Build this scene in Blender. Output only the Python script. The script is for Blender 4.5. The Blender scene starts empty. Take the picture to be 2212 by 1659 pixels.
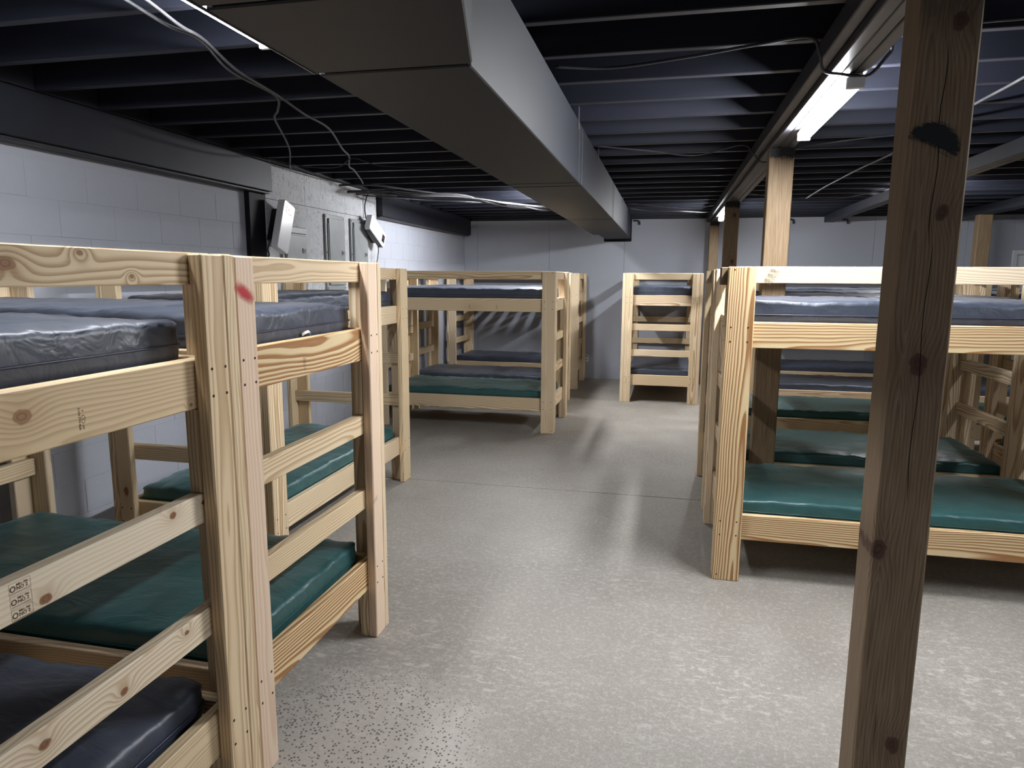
import bpy, bmesh, math, random
from mathutils import Vector, Matrix, Euler, noise

random.seed(7)
SC = bpy.context.scene
COL = SC.collection
PI = math.pi

# ------------------------------------------------------------------ camera, world, exposure
def make_camera():
    pitch, yaw, roll, h, f = 0.15555, 0.22018, 0.005622, 1.5449, 1474.8
    cy, sy, cp, sp, cr, sr = math.cos(yaw), math.sin(yaw), math.cos(pitch), math.sin(pitch), math.cos(roll), math.sin(roll)
    fwd = Vector((-sy, cy, 0)); right = Vector((cy, sy, 0)); up = Vector((0, 0, 1))
    f2 = fwd * cp - up * sp; u2 = up * cp + fwd * sp
    r3 = right * cr + u2 * sr; u3 = u2 * cr - right * sr
    cam = bpy.data.cameras.new('camera')
    cam.sensor_fit = 'HORIZONTAL'; cam.sensor_width = 36.0; cam.lens = f / 2212 * 36.0
    cam.clip_start = 0.02
    o = bpy.data.objects.new('camera', cam); COL.objects.link(o)
    m = Matrix((r3, u3, -f2)).transposed().to_4x4(); m.translation = (0, 0, h)
    o.matrix_world = m
    SC.camera = o
make_camera()
W = bpy.data.worlds.new('world'); SC.world = W; W.use_nodes = True
W.node_tree.nodes['Background'].inputs[0].default_value = (0.5, 0.55, 0.65, 1)
W.node_tree.nodes['Background'].inputs[1].default_value = 0.0
SC.view_settings.view_transform = 'Standard'
SC.view_settings.look = 'None'
SC.view_settings.exposure = 0.95
SC.view_settings.gamma = 1.0
SC.view_settings.use_curve_mapping = False
LAMP = 70.0          # emission of a lit fluorescent lens
# ceiling lamps of the room, then one added for fill: centre x, first y, last y, emission factor, label
LAMPS = [
    (-1.42, 1.15, 2.36, 0.78, 'lit strip light beside the near end of the grey duct'),
    (0.664, 2.93, 3.96, 2.8, 'lit strip light under the ceiling beam, between the two nearest posts'),
    (0.630, 8.15, 9.20, 1.5, 'small far strip light under the beam, beside the far posts'),
    (-1.36, 6.95, 8.00, 2.2, 'strip light hidden behind the far half of the duct'),
    (2.42, 7.00, 7.90, 1.5, 'strip light in the right bay behind the big near post'),
    (3.00, 1.60, 2.65, 1.0, 'strip light in the right bay outside the picture'),
    (-0.30, -1.60, -0.55, 0.6, 'added fill strip light behind the viewpoint'),  # unseen lamp, added as weak fill from behind the camera
]
CEIL_Z = 2.42        # underside of the joists

# ------------------------------------------------------------------ object helpers
def tag(o, label=None, cat=None, group=None, kind=None):
    if label: o['label'] = label
    if cat: o['category'] = cat
    if group: o['group'] = group
    if kind: o['kind'] = kind
    return o
def empty(name, loc=(0, 0, 0), rz=0.0):
    o = bpy.data.objects.new(name, None); COL.objects.link(o)
    o.empty_display_size = 0.1
    o.location = loc; o.rotation_euler = (0, 0, rz)
    return o
def link(name, mesh, parent=None, loc=(0, 0, 0), rot=None):
    o = bpy.data.objects.new(name, mesh); COL.objects.link(o)
    if parent: o.parent = parent
    o.location = loc
    if rot is not None:
        o.rotation_mode = 'XYZ'; o.rotation_euler = rot
    return o
def finish(bm, name, mat, smooth=False):
    me = bpy.data.meshes.new(name)
    bm.normal_update()
    bm.to_mesh(me); bm.free()
    if mat: me.materials.append(mat)
    if smooth:
        for p in me.polygons: p.use_smooth = True
    return me
_bx = {}
def box_mesh(sx, sy, sz, mat, bev=0.0):
    key = (round(sx, 4), round(sy, 4), round(sz, 4), mat.name, bev)
    if key in _bx: return _bx[key]
    bm = bmesh.new(); bmesh.ops.create_cube(bm, size=1.0)
    for v in bm.verts: v.co = Vector((v.co.x * sx, v.co.y * sy, v.co.z * sz))
    if bev > 0: bmesh.ops.bevel(bm, geom=bm.edges[:], offset=min(bev, min(sx, sy, sz) * 0.3), segments=1, affect='EDGES', profile=0.5)
    _bx[key] = finish(bm, 'box', mat)
    return _bx[key]
def bm_box(bm, lo, hi):
    r = bmesh.ops.create_cube(bm, size=1.0)['verts']
    for v in r:
        v.co = Vector([(lo[i] + hi[i]) / 2 + v.co[i] * (hi[i] - lo[i]) for i in range(3)])
    return r
def box(name, lo, hi, mat, parent=None, bev=0.0):
    s = [hi[i] - lo[i] for i in range(3)]
    c = [(hi[i] + lo[i]) / 2 for i in range(3)]
    return link(name, box_mesh(s[0], s[1], s[2], mat, bev), parent, c)
def board(name, lo, hi, mat, parent=None, bev=0.003, flip=0):
    """A piece of lumber: its mesh has the grain along local X, width on Y, thickness on Z."""
    s = [hi[i] - lo[i] for i in range(3)]
    c = [(hi[i] + lo[i]) / 2 for i in range(3)]
    order = sorted(range(3), key=lambda i: -s[i])
    a, b = order[0], order[1]
    ex = Vector([1.0 if i == a else 0.0 for i in range(3)])
    ey = Vector([1.0 if i == b else 0.0 for i in range(3)])
    if flip & 1: ex = -ex
    if flip & 2: ey = -ey
    ez = ex.cross(ey)
    m = Matrix((ex, ey, ez)).transposed()
    return link(name, box_mesh(s[order[0]], s[order[1]], s[order[2]], mat, bev), parent, c, m.to_euler('XYZ'))
def tube_bm(bm, pts, r, n=6, closed=False):
    pts = [Vector(p) for p in pts]
    N = len(pts); rings = []
    prev = None
    for i, p in enumerate(pts):
        a = pts[(i - 1) % N] if (closed or i > 0) else p
        b = pts[(i + 1) % N] if (closed or i < N - 1) else p
        t = (b - a).normalized()
        if prev is None:
            ref = Vector((0, 0, 1)) if abs(t.z) < 0.9 else Vector((1, 0, 0))
            u = t.cross(ref).normalized()
        else:
            u = (prev - t * prev.dot(t)).normalized()
        prev = u
        w = t.cross(u)
        rings.append([bm.verts.new(p + (u * math.cos(2 * PI * k / n) + w * math.sin(2 * PI * k / n)) * r) for k in range(n)])
    for i in range(N if closed else N - 1):
        A, B = rings[i], rings[(i + 1) % N]
        for k in range(n):
            bm.faces.new((A[k], A[(k + 1) % n], B[(k + 1) % n], B[k]))
    if not closed:
        bm.faces.new(rings[0][::-1]); bm.faces.new(rings[-1])
def spline(pts, per=8):
    P = [Vector(p) for p in pts]; out = []
    for i in range(len(P) - 1):
        p0 = P[max(i - 1, 0)]; p1 = P[i]; p2 = P[i + 1]; p3 = P[min(i + 2, len(P) - 1)]
        for k in range(per):
            t = k / per
            out.append(0.5 * ((2 * p1) + (p2 - p0) * t + (2 * p0 - 5 * p1 + 4 * p2 - p3) * t * t + (3 * p1 - p0 - 3 * p2 + p3) * t ** 3))
    out.append(P[-1]); return out
def cable(name, pts, r, mat, parent=None, per=8):
    bm = bmesh.new(); tube_bm(bm, spline(pts, per), r, 6)
    return link(name, finish(bm, name, mat, True), parent)

# ------------------------------------------------------------------ material helpers
class NT:
    def __init__(s, name):
        s.m = bpy.data.materials.new(name); s.m.use_nodes = True
        s.t = s.m.node_tree; s.n = s.t.nodes; s.l = s.t.links
        s.b = s.n['Principled BSDF']
    def put(s, sock, v):
        if hasattr(v, 'is_output'): s.l.new(v, sock)
        elif isinstance(v, (tuple, list)) and len(v) == 3 and sock.type == 'RGBA': sock.default_value = (*v, 1)
        else: sock.default_value = v
    def new(s, typ, **k):
        nd = s.n.new(typ)
        for a, v in k.items(): setattr(nd, a, v)
        return nd
    def math(s, op, a, b=0.0, c=None, clamp=False):
        nd = s.new('ShaderNodeMath', operation=op, use_clamp=clamp)
        s.put(nd.inputs[0], a); s.put(nd.inputs[1], b)
        if c is not None: s.put(nd.inputs[2], c)
        return nd.outputs[0]
    def vec(s, op, a, b=(0, 0, 0)):
        nd = s.new('ShaderNodeVectorMath', operation=op)
        s.put(nd.inputs[0], a)
        if op == 'SCALE': s.put(nd.inputs['Scale'], b)
        else: s.put(nd.inputs[1], b)
        return nd.outputs[0]
    def sep(s, v):
        nd = s.new('ShaderNodeSeparateXYZ'); s.put(nd.inputs[0], v); return nd.outputs
    def comb(s, x, y, z):
        nd = s.new('ShaderNodeCombineXYZ')
        for i, q in enumerate((x, y, z)): s.put(nd.inputs[i], q)
        return nd.outputs[0]
    def noise(s, v, scale=1.0, detail=2.0, rough=0.5, dist=0.0):
        nd = s.new('ShaderNodeTexNoise'); s.put(nd.inputs['Vector'], v)
        nd.inputs['Scale'].default_value = scale; nd.inputs['Detail'].default_value = detail
        nd.inputs['Roughness'].default_value = rough; nd.inputs['Distortion'].default_value = dist
        return nd.outputs['Fac']
    def voronoi(s, v, scale=1.0, rnd=1.0):
        nd = s.new('ShaderNodeTexVoronoi'); s.put(nd.inputs['Vector'], v)
        nd.inputs['Scale'].default_value = scale; nd.inputs['Randomness'].default_value = rnd
        return nd.outputs
    def ramp(s, f, stops, interp='LINEAR'):
        nd = s.new('ShaderNodeValToRGB'); s.put(nd.inputs[0], f)
        cr = nd.color_ramp; cr.interpolation = interp
        while len(cr.elements) < len(stops): cr.elements.new(0.5)
        for e, (p, c) in zip(cr.elements, stops):
            e.position = p; e.color = (*c, 1) if len(c) == 3 else c
        return nd.outputs[0]
    def step(s, f, a, b, lo=0.0, hi=1.0):
        nd = s.new('ShaderNodeMapRange', interpolation_type='SMOOTHSTEP')
        s.put(nd.inputs[0], f); nd.inputs[1].default_value = a; nd.inputs[2].default_value = b
        nd.inputs[3].default_value = lo; nd.inputs[4].default_value = hi
        return nd.outputs[0]
    def mix(s, f, a, b, mode='MIX'):
        nd = s.new('ShaderNodeMix', data_type='RGBA', blend_type=mode)
        s.put(nd.inputs[0], f); s.put(nd.inputs[6], a); s.put(nd.inputs[7], b)
        return nd.outputs[2]
    def obj(s): return s.new('ShaderNodeTexCoord').outputs['Object']
    def rand(s): return s.new('ShaderNodeObjectInfo').outputs['Random']
    def pos(s): return s.new('ShaderNodeNewGeometry').outputs['Position']
    def bump(s, h, strength=0.2, dist=0.01):
        nd = s.new('ShaderNodeBump'); s.put(nd.inputs['Height'], h)
        nd.inputs['Strength'].default_value = strength; nd.inputs['Distance'].default_value = dist
        s.l.new(nd.outputs[0], s.b.inputs['Normal'])
    def base(s, c, rough=0.6, spec=0.4, metal=0.0):
        s.put(s.b.inputs['Base Color'], c); s.put(s.b.inputs['Roughness'], rough)
        s.b.inputs['Specular IOR Level'].default_value = spec
        s.b.inputs['Metallic'].default_value = metal
        return s

def wood_material(name, tints, late, ring=0.0085, contrast=1.0, rough=0.6, knot_cells=(2.3, 5.0, 5.0), knot_keep=0.42, knot_col=(0.20, 0.085, 0.035), fixed=None):
    """Sawn softwood in 3D: growth rings about a pith axis running along local X, warped round knots."""
    n = NT(name)
    p = n.obj(); R = n.rand()
    x, y, z = n.sep(p)
    r1 = n.math('FRACT', n.math('MULTIPLY', R, 17.31)); r2 = n.math('FRACT', n.math('MULTIPLY', R, 71.7)); r3 = n.math('FRACT', n.math('MULTIPLY', R, 233.1))
    off = n.comb(n.math('MULTIPLY', r1, 50.0), n.math('MULTIPLY', r2, 50.0), n.math('MULTIPLY', r3, 50.0))
    q = n.vec('ADD', n.vec('MULTIPLY', p, (1.5, 6.0, 6.0)), off)
    d1 = n.math('SUBTRACT', n.noise(q, 1.0, 3.0, 0.45), 0.5)
    d2 = n.math('SUBTRACT', n.noise(n.vec('ADD', q, (13.0, 7.0, 3.0)), 0.8, 2.0), 0.5)
    # knots
    if fixed is None:
        kv = n.voronoi(n.vec('ADD', n.vec('MULTIPLY', p, knot_cells), off), 1.0, 0.9)
        kd = n.math('MULTIPLY', kv['Distance'], 1.0 / knot_cells[1])
        has = n.math('GREATER_THAN', n.sep(kv['Color'])[0], knot_keep)
        knots = [(kd, has)]
        kdist = n.math('ADD', kd, n.math('MULTIPLY', n.math('SUBTRACT', 1.0, has), 1.0))
        kr = n.math('MULTIPLY_ADD', n.sep(kv['Color'])[1], 0.010, 0.006)
    else:
        kdist = None
        for (kx, ky, rad) in fixed:
            dx = n.math('MULTIPLY', n.math('SUBTRACT', x, kx), 0.72); dy = n.math('SUBTRACT', y, ky)
            d = n.math('MULTIPLY', n.math('SQRT', n.math('ADD', n.math('MULTIPLY', dx, dx), n.math('MULTIPLY', dy, dy))), 0.016 / rad)
            kdist = d if kdist is None else n.math('MINIMUM', kdist, d)
        kr = 0.016
    swirl = n.math('POWER', 2.718, n.math('MULTIPLY', n.math('MULTIPLY', kdist, kdist), -1.0 / (0.045 ** 2)))
    yy = n.math('ADD', n.math('ADD', n.math('SUBTRACT', y, n.math('MULTIPLY_ADD', r1, 0.16, -0.08)), n.math('MULTIPLY', d1, 0.05)), n.math('MULTIPLY', x, n.math('MULTIPLY_ADD', r2, 0.05, -0.025)))
    zz = n.math('ADD', n.math('ADD', z, n.math('MULTIPLY_ADD', r3, 0.05, 0.03)), n.math('ADD', n.math('MULTIPLY', d2, 0.04), n.math('MULTIPLY', x, n.math('MULTIPLY_ADD', r1, 0.06, -0.03))))
    rad = n.math('SQRT', n.math('ADD', n.math('MULTIPLY', yy, yy), n.math('MULTIPLY', zz, zz)))
    rad = n.math('ADD', rad, n.math('MULTIPLY', swirl, 0.022))
    ph = n.math('FRACT', n.math('MULTIPLY', rad, 1.0 / ring))
    lw = n.math('MULTIPLY', n.step(ph, 0.25, 0.86), n.step(ph, 0.90, 1.0, 1.0, 0.0))
    fib = n.noise(n.vec('ADD', n.vec('MULTIPLY', p, (6.0, 220.0, 220.0)), off), 1.0, 2.0, 0.6)
    big = n.noise(n.vec('ADD', n.vec('MULTIPLY', p, (1.2, 9.0, 9.0)), off), 1.0, 2.0)
    tint = n.ramp(r2, tints)
    tint = n.mix(n.step(big, 0.35, 0.7, 0.0, 0.35), tint, n.ramp(r3, tints[::-1] if False else [(t[0], tints[-1 - i][1]) for i, t in enumerate(tints)]))
    amt = n.math('MULTIPLY', lw, n.math('MULTIPLY', n.math('MULTIPLY_ADD', r3, 0.55, 0.45), contrast))
    c = n.mix(amt, tint, late)
    c = n.mix(n.step(fib, 0.35, 0.75, 0.0, 0.22), c, n.mix(0.5, late, (0.9, 0.8, 0.6)))
    ring_k = n.math('MULTIPLY', swirl, 0.35)
    c = n.mix(ring_k, c, n.mix(0.5, knot_col, late))
    wob = n.math('MULTIPLY', n.math('SUBTRACT', n.noise(n.vec('ADD', p, off), 38.0, 2.0), 0.5), 0.016)
    kk = n.math('ADD', kdist, wob)
    core = n.math('SUBTRACT', 1.0, n.step(n.math('SUBTRACT', kk, kr), -0.0035, 0.003), clamp=True)
    kring = n.math('MULTIPLY_ADD', n.math('SINE', n.math('MULTIPLY', kk, 700.0)), 0.5, 0.5)
    c = n.mix(n.math('MULTIPLY', core, 0.92), c, n.mix(kring, tuple(v * 0.8 for v in knot_col), tuple(v * 1.3 for v in knot_col)))
    n.base(c, n.math('MULTIPLY_ADD', fib, 0.15, rough - 0.07), 0.3)
    n.bump(n.math('ADD', n.math('MULTIPLY', lw, 0.4), fib), 0.12, 0.002)
    return n.m

M = {}
PT = [(0.0, (0.80, 0.68, 0.49)), (0.30, (0.76, 0.60, 0.38)), (0.55, (0.82, 0.70, 0.52)), (0.8, (0.74, 0.57, 0.35)), (1.0, (0.78, 0.62, 0.46))]
M['pine'] = wood_material('pine_lumber', PT, (0.42, 0.265, 0.13))
M['pine_bold'] = wood_material('pine_bold_grain', [(0.0, (0.76, 0.60, 0.35)), (1.0, (0.74, 0.58, 0.34))], (0.34, 0.155, 0.05), ring=0.0105, contrast=1.8, knot_keep=0.75)
M['pine_pink'] = wood_material('pine_pale_pink', [(0.0, (0.80, 0.64, 0.49)), (1.0, (0.78, 0.61, 0.46))], (0.52, 0.30, 0.18), ring=0.010, contrast=0.5, knot_keep=0.7)
PALE = [(0.0, (0.86, 0.76, 0.60)), (1.0, (0.84, 0.73, 0.56))]
M['pine_pale'] = wood_material('pine_pale', PALE, (0.55, 0.36, 0.18), contrast=0.7, knot_keep=0.8)
M['pine_k1'] = wood_material('pine_knotty_upper', PALE, (0.55, 0.36, 0.18), contrast=0.7, fixed=[(-0.125, -0.024, .0095), (0.237, 0.020, .0085), (0.352, 0.016, .006)])
M['pine_k3'] = wood_material('pine_knotty_top', PT, (0.42, 0.265, 0.13), fixed=[(-0.135, 0.004, .013), (0.03, 0.028, .007), (0.165, -0.020, .0045)], knot_col=(0.26, 0.13, 0.06))
M['pine_k4'] = wood_material('pine_knotty_wide', PT, (0.42, 0.265, 0.13), fixed=[(-0.135, 0.012, .014), (0.33, -0.05, .004)], knot_col=(0.28, 0.15, 0.075))
M['pine_k2'] = wood_material('pine_knotty_lower', PALE, (0.55, 0.36, 0.18), contrast=0.7, fixed=[(-0.163, 0.004, .0095), (0.042, -0.012, .0085), (0.255, 0.018, .0065)])
TT = [(0.0, (0.205, 0.142, 0.088)), (0.5, (0.190, 0.132, 0.082)), (1.0, (0.22, 0.152, 0.094))]
M['post'] = wood_material('treated_timber', [(0.0, (0.205, 0.137, 0.074)), (0.5, (0.18, 0.122, 0.068)), (1.0, (0.22, 0.148, 0.08))], (0.11, 0.062, 0.03), ring=0.010, contrast=0.8, rough=0.65, knot_cells=(1.6, 4.0, 4.0), knot_keep=0.6, knot_col=(0.07, 0.03, 0.018))
M['post_dark'] = wood_material('treated_timber_dark', TT, (0.105, 0.066, 0.040), ring=0.009, contrast=0.8, rough=0.65, knot_col=(0.060, 0.030, 0.022),
    fixed=[(-0.95, 0.03, .018), (-0.36, -0.055, .020), (0.165, 0.0, .021), (0.56, 0.022, .015), (1.02, 0.02, 0.016)])

def simple(name, col, rough=0.5, spec=0.4, metal=0.0, nscale=0, namp=0.1, bump=0.0):
    n = NT(name)
    if nscale:
        f = n.noise(n.obj(), nscale, 4.0, 0.6)
        c = n.mix(n.step(f, 0.3, 0.7), tuple(v * (1 - namp) for v in col), tuple(min(1, v * (1 + namp)) for v in col))
        n.base(c, rough, spec, metal)
        if bump: n.bump(f, bump, 0.004)
    else: n.base(col, rough, spec, metal)
    return n.m

def vinyl(name, col, rough):
    n = NT(name); p = n.obj(); R = n.rand()
    off = n.comb(n.math('MULTIPLY', R, 40.0), n.math('MULTIPLY', R, 91.0), 0.0)
    q = n.vec('ADD', n.vec('MULTIPLY', p, (5.0, 11.0, 9.0)), off)
    w = n.noise(q, 1.0, 3.0, 0.55, 1.2)
    w2 = n.noise(n.vec('ADD', n.vec('MULTIPLY', p, (60.0, 14.0, 30.0)), off), 1.0, 2.0, 0.6, 0.8)
    m2 = n.step(n.noise(n.vec('ADD', p, off), 3.0, 1.0), 0.5, 0.68)
    h = n.math('ADD', n.math('MULTIPLY', w, 1.0), n.math('MULTIPLY', n.math('MULTIPLY', w2, m2), 0.22))
    grain = n.noise(p, 900.0, 1.0)
    c = n.mix(n.step(w, 0.3, 0.7), tuple(v * 0.9 for v in col), tuple(v * 1.12 for v in col))
    n.base(c, n.math('MULTIPLY_ADD', grain, 0.08, rough), 0.55)
    n.b.inputs['Sheen Weight'].default_value = 0.25
    n.b.inputs['Sheen Roughness'].default_value = 0.4
    n.b.inputs['Sheen Tint'].default_value = (*[min(1, 0.4 + 4 * v) for v in col], 1)
    n.bump(h, 0.34, 0.02)
    return n.m
M['navy'] = vinyl('navy_vinyl', (0.042, 0.053, 0.080), 0.40)
M['green'] = vinyl('green_vinyl', (0.022, 0.086, 0.089), 0.36)
M['piping_navy'] = simple('navy_piping', (0.035, 0.042, 0.075), 0.4)
M['piping_green'] = simple('green_piping', (0.012, 0.07, 0.07), 0.4)
M['slat'] = wood_material('slat_pine', PT, (0.46, 0.27, 0.11))

def joist_mat():
    n = NT('black_painted_timber'); p = n.obj(); R = n.rand()
    f = n.noise(n.vec('ADD', n.vec('MULTIPLY', p, (1.5, 30.0, 30.0)), n.comb(n.math('MULTIPLY', R, 30.0), 0.0, 0.0)), 1.0, 3.0, 0.6)
    c = n.mix(f, (0.0088, 0.0102, 0.0175), (0.0175, 0.0195, 0.030))
    n.base(c, 0.5, 0.35); n.bump(f, 0.2, 0.004); return n.m
M['black_paint'] = joist_mat()
M['deck'] = simple('black_deck', (0.012, 0.013, 0.020), 0.7, 0.2, nscale=3, namp=0.3)
M['beam_paint'] = simple('dark_grey_paint', (0.036, 0.036, 0.042), 0.5, 0.35, nscale=6, namp=0.15, bump=0.05)
M['black_col'] = simple('black_column_paint', (0.006, 0.007, 0.010), 0.6, 0.2)
M['wall_beam'] = simple('charcoal_paint', (0.013, 0.0145, 0.021), 0.5, 0.35, nscale=5, namp=0.15)

def duct_mat():
    n = NT('charcoal_sheet_metal'); p = n.pos()
    f = n.noise(p, 2.0, 4.0, 0.6); s = n.noise(n.vec('MULTIPLY', p, (26.0, 3.0, 20.0)), 1.0, 3.0, 0.7)
    c = n.mix(f, (0.0110, 0.0122, 0.0175), (0.0142, 0.0158, 0.0215))
    c = n.mix(n.step(s, 0.70, 0.80, 0.0, 0.5), c, (0.042, 0.042, 0.047))
    n.base(c, 0.58, 0.3, 0.0); n.bump(f, 0.05, 0.01); return n.m
M['duct'] = duct_mat()
M['duct_edge'] = simple('bare_duct_edge', (0.13, 0.13, 0.14), 0.35, 0.5, 0.4)
M['dark_gap'] = simple('dark_gap', (0.008, 0.008, 0.010), 0.8, 0.1)

def paint_wall(name, col, scale=300.0, b=0.25, var=0.06):
    n = NT(name); p = n.pos()
    big = n.noise(p, 0.9, 3.0, 0.55); fine = n.noise(p, scale, 2.0, 0.6); mid = n.noise(p, 14.0, 3.0, 0.6)
    k = n.math('MULTIPLY_ADD', n.math('ADD', n.math('MULTIPLY', big, 0.6), n.math('MULTIPLY', mid, 0.4)), 2 * var, 1 - var)
    c = n.vec('SCALE', col, k)
    n.base(c, 0.62, 0.3)
    n.bump(n.math('ADD', fine, n.math('MULTIPLY', mid, 1.2)), b, 0.003); return n.m
M['cmu'] = paint_wall('grey_block_paint', (0.44, 0.46, 0.525), 260.0, 0.35)
M['mortar'] = paint_wall('grey_joint_paint', (0.43, 0.445, 0.50), 260.0, 0.5)
M['drywall'] = paint_wall('grey_wall_paint', (0.36, 0.378, 0.43), 300.0, 0.12)
def osb():
    n = NT('painted_strand_board'); p = n.pos()
    x, y, z = n.sep(p)
    v = n.voronoi(n.vec('MULTIPLY', p, (20.0, 34.0, 24.0)), 1.0)
    f = n.noise(n.vec('MULTIPLY', p, (10.0, 50.0, 30.0)), 1.0, 4.0, 0.7, 1.5)
    spk = n.math('MULTIPLY', n.step(f, 0.53, 0.62), n.step(n.noise(p, 6.0, 2.0), 0.36, 0.55))
    c = n.mix(n.math('MULTIPLY', spk, 0.75), n.mix(n.sep(v['Color'])[0], (0.47, 0.48, 0.50), (0.54, 0.55, 0.575)), (0.13, 0.13, 0.14))
    n.base(c, 0.6, 0.3); n.bump(n.math('ADD', n.sep(v['Color'])[1], f), 0.3, 0.004); return n.m
M['osb'] = osb()
def concrete():
    n = NT('worn_concrete'); p = n.pos()
    x, y, z = n.sep(p)
    big = n.noise(p, 0.7, 5.0, 0.6, 0.4); mid = n.noise(p, 5.0, 5.0, 0.65); fine = n.noise(p, 120.0, 3.0, 0.7)
    c = n.ramp(big, [(0.25, (0.235, 0.213, 0.186)), (0.5, (0.30, 0.276, 0.244)), (0.75, (0.37, 0.344, 0.31))])
    c = n.mix(n.step(mid, 0.4, 0.75, 0.0, 0.5), c, (0.40, 0.376, 0.343))
    c = n.mix(n.step(fine, 0.40, 0.62, 0.0, 0.5), c, (0.19, 0.178, 0.16))
    grit = n.noise(p, 45.0, 4.0, 0.75)
    c = n.mix(n.step(grit, 0.50, 0.62, 0.0, 0.45), c, (0.45, 0.425, 0.39))
    # scuffed pale flecks
    fl = n.noise(n.vec('MULTIPLY', p, (16.0, 34.0, 1.0)), 1.0, 6.0, 0.8, 0.4)
    zone = n.math('MULTIPLY', n.step(n.noise(p, 1.1, 2.0), 0.40, 0.62), n.step(y, 2.4, 4.2, 1.0, 0.25))
    c = n.mix(n.math('MULTIPLY', n.step(fl, 0.52, 0.62), n.math('MULTIPLY', zone, 0.6)), c, (0.56, 0.54, 0.505))
    # thin pale scratches
    sw = n.noise(n.vec('MULTIPLY', p, (1.6, 1.6, 1.0)), 1.0, 3.0, 0.6, 1.8)
    sc = n.math('SUBTRACT', 1.0, n.step(n.math('ABSOLUTE', n.math('SUBTRACT', sw, 0.5)), 0.0, 0.004), clamp=True)
    sm = n.step(n.noise(p, 1.6, 1.0), 0.60, 0.72)
    c = n.mix(n.math('MULTIPLY', sc, n.math('MULTIPLY', sm, 0.4)), c, (0.70, 0.70, 0.69))
    # exposed aggregate, a worn patch next to the nearest bunk
    ag = n.voronoi(p, 95.0, 1.0)
    spot = n.math('MULTIPLY', n.math('SUBTRACT', 1.0, n.step(ag['Distance'], 0.30, 0.46), clamp=True), n.math('GREATER_THAN', n.sep(ag['Color'])[0], 0.5))
    dx = n.math('ADD', x, 0.98); dy = n.math('SUBTRACT', y, 1.90)
    rr = n.math('SQRT', n.math('ADD', n.math('MULTIPLY', dx, dx), n.math('MULTIPLY', dy, dy)))
    patch = n.math('SUBTRACT', 1.0, n.step(n.math('ADD', rr, n.math('MULTIPLY', n.math('SUBTRACT', mid, 0.5), 0.7)), 0.26, 0.62), clamp=True)
    c = n.mix(n.math('MULTIPLY', patch, 0.55), c, (0.58, 0.545, 0.50))
    c = n.mix(n.math('MULTIPLY', spot, n.math('MULTIPLY', patch, 0.9)), c, (0.085, 0.08, 0.07))
    spot2 = n.math('MULTIPLY', n.math('SUBTRACT', 1.0, n.step(ag['Distance'], 0.12, 0.2), clamp=True), n.math('GREATER_THAN', n.sep(ag['Color'])[1], 0.93))
    c = n.mix(n.math('MULTIPLY', spot2, 0.6), c, (0.14, 0.13, 0.12))
    n.base(c, n.math('MULTIPLY_ADD', mid, 0.25, 0.42), 0.35)
    n.bump(n.math('ADD', n.math('MULTIPLY', fine, 0.6), mid), 0.22, 0.006); return n.m
M['concrete'] = concrete()
M['cabinet'] = simple('grey_enamel', (0.27, 0.285, 0.29), 0.4, 0.45, nscale=8, namp=0.06)
M['cabinet_dark'] = simple('dark_latch', (0.03, 0.03, 0.032), 0.4)
M['heater_white'] = simple('white_plastic', (0.80, 0.81, 0.84), 0.25, 0.5)
M['heater_black'] = simple('black_plastic', (0.010, 0.010, 0.011), 0.3, 0.5)
M['cable_grey'] = simple('grey_cable', (0.065, 0.064, 0.07), 0.5, nscale=20, namp=0.2)
M['cable_dark'] = simple('painted_cable', (0.028, 0.028, 0.034), 0.5)
M['cable_black'] = simple('black_cord', (0.012, 0.012, 0.013), 0.5)
M['screw'] = simple('screw_head', (0.035, 0.03, 0.025), 0.4, 0.4, 0.6)
M['ink'] = simple('faded_stamp_ink', (0.13, 0.095, 0.07), 0.8, 0.2)
M['housing'] = simple('white_lamp_housing', (0.75, 0.76, 0.78), 0.4)
M['door'] = simple('white_door_paint', (0.60, 0.61, 0.64), 0.45)
M['outlet'] = simple('ivory_plate', (0.62, 0.62, 0.60), 0.4)
M['tag'] = simple('white_fabric_tag', (0.80, 0.80, 0.78), 0.7)
M['pipe'] = simple('dark_pipe', (0.03, 0.03, 0.035), 0.45)
M['crack'] = simple('dark_check', (0.012, 0.008, 0.006), 0.9, 0.1)
def emit(name, col, k):
    n = NT(name); n.base((0.02, 0.02, 0.02), 0.5)
    n.b.inputs['Emission Color'].default_value = (*col, 1); n.b.inputs['Emission Strength'].default_value = k
    return n.m
M['red_led'] = emit('red_display_digit', (1.0, 0.06, 0.03), 1.0)
def smear(name, col, sx, sy, thr, rough=0.6, stretch=(40.0, 6.0), soft=0.25, bend=0.0):
    """Brushed or sprayed paint lying on the wood: opaque in the middle, ragged at its rim."""
    n = NT(name); p = n.obj(); x, y, z = n.sep(p)
    ax = n.math('MULTIPLY', x, 1.0 / sx)
    yb = n.math('ADD', y, n.math('MULTIPLY', n.math('MULTIPLY', x, x), bend))
    ay = n.math('MULTIPLY', yb, 1.0 / sy)
    d = n.math('SQRT', n.math('ADD', n.math('MULTIPLY', ax, ax), n.math('MULTIPLY', ay, ay)))
    f = n.noise(n.vec('MULTIPLY', p, (*stretch, 1.0)), 1.0, 4.0, 0.7)
    a = n.step(n.math('ADD', d, n.math('MULTIPLY', n.math('SUBTRACT', f, 0.5), thr)), 1.0 - soft, 1.0, 1.0, 0.0)
    n.base(col, rough, 0.3); n.put(n.b.inputs['Alpha'], a)
    return n.m
M['black_smear'] = smear('black_paint_smear', (0.012, 0.014, 0.02), 0.076, 0.033, 1.2, stretch=(16.0, 140.0), soft=0.35, bend=5.0)
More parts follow.
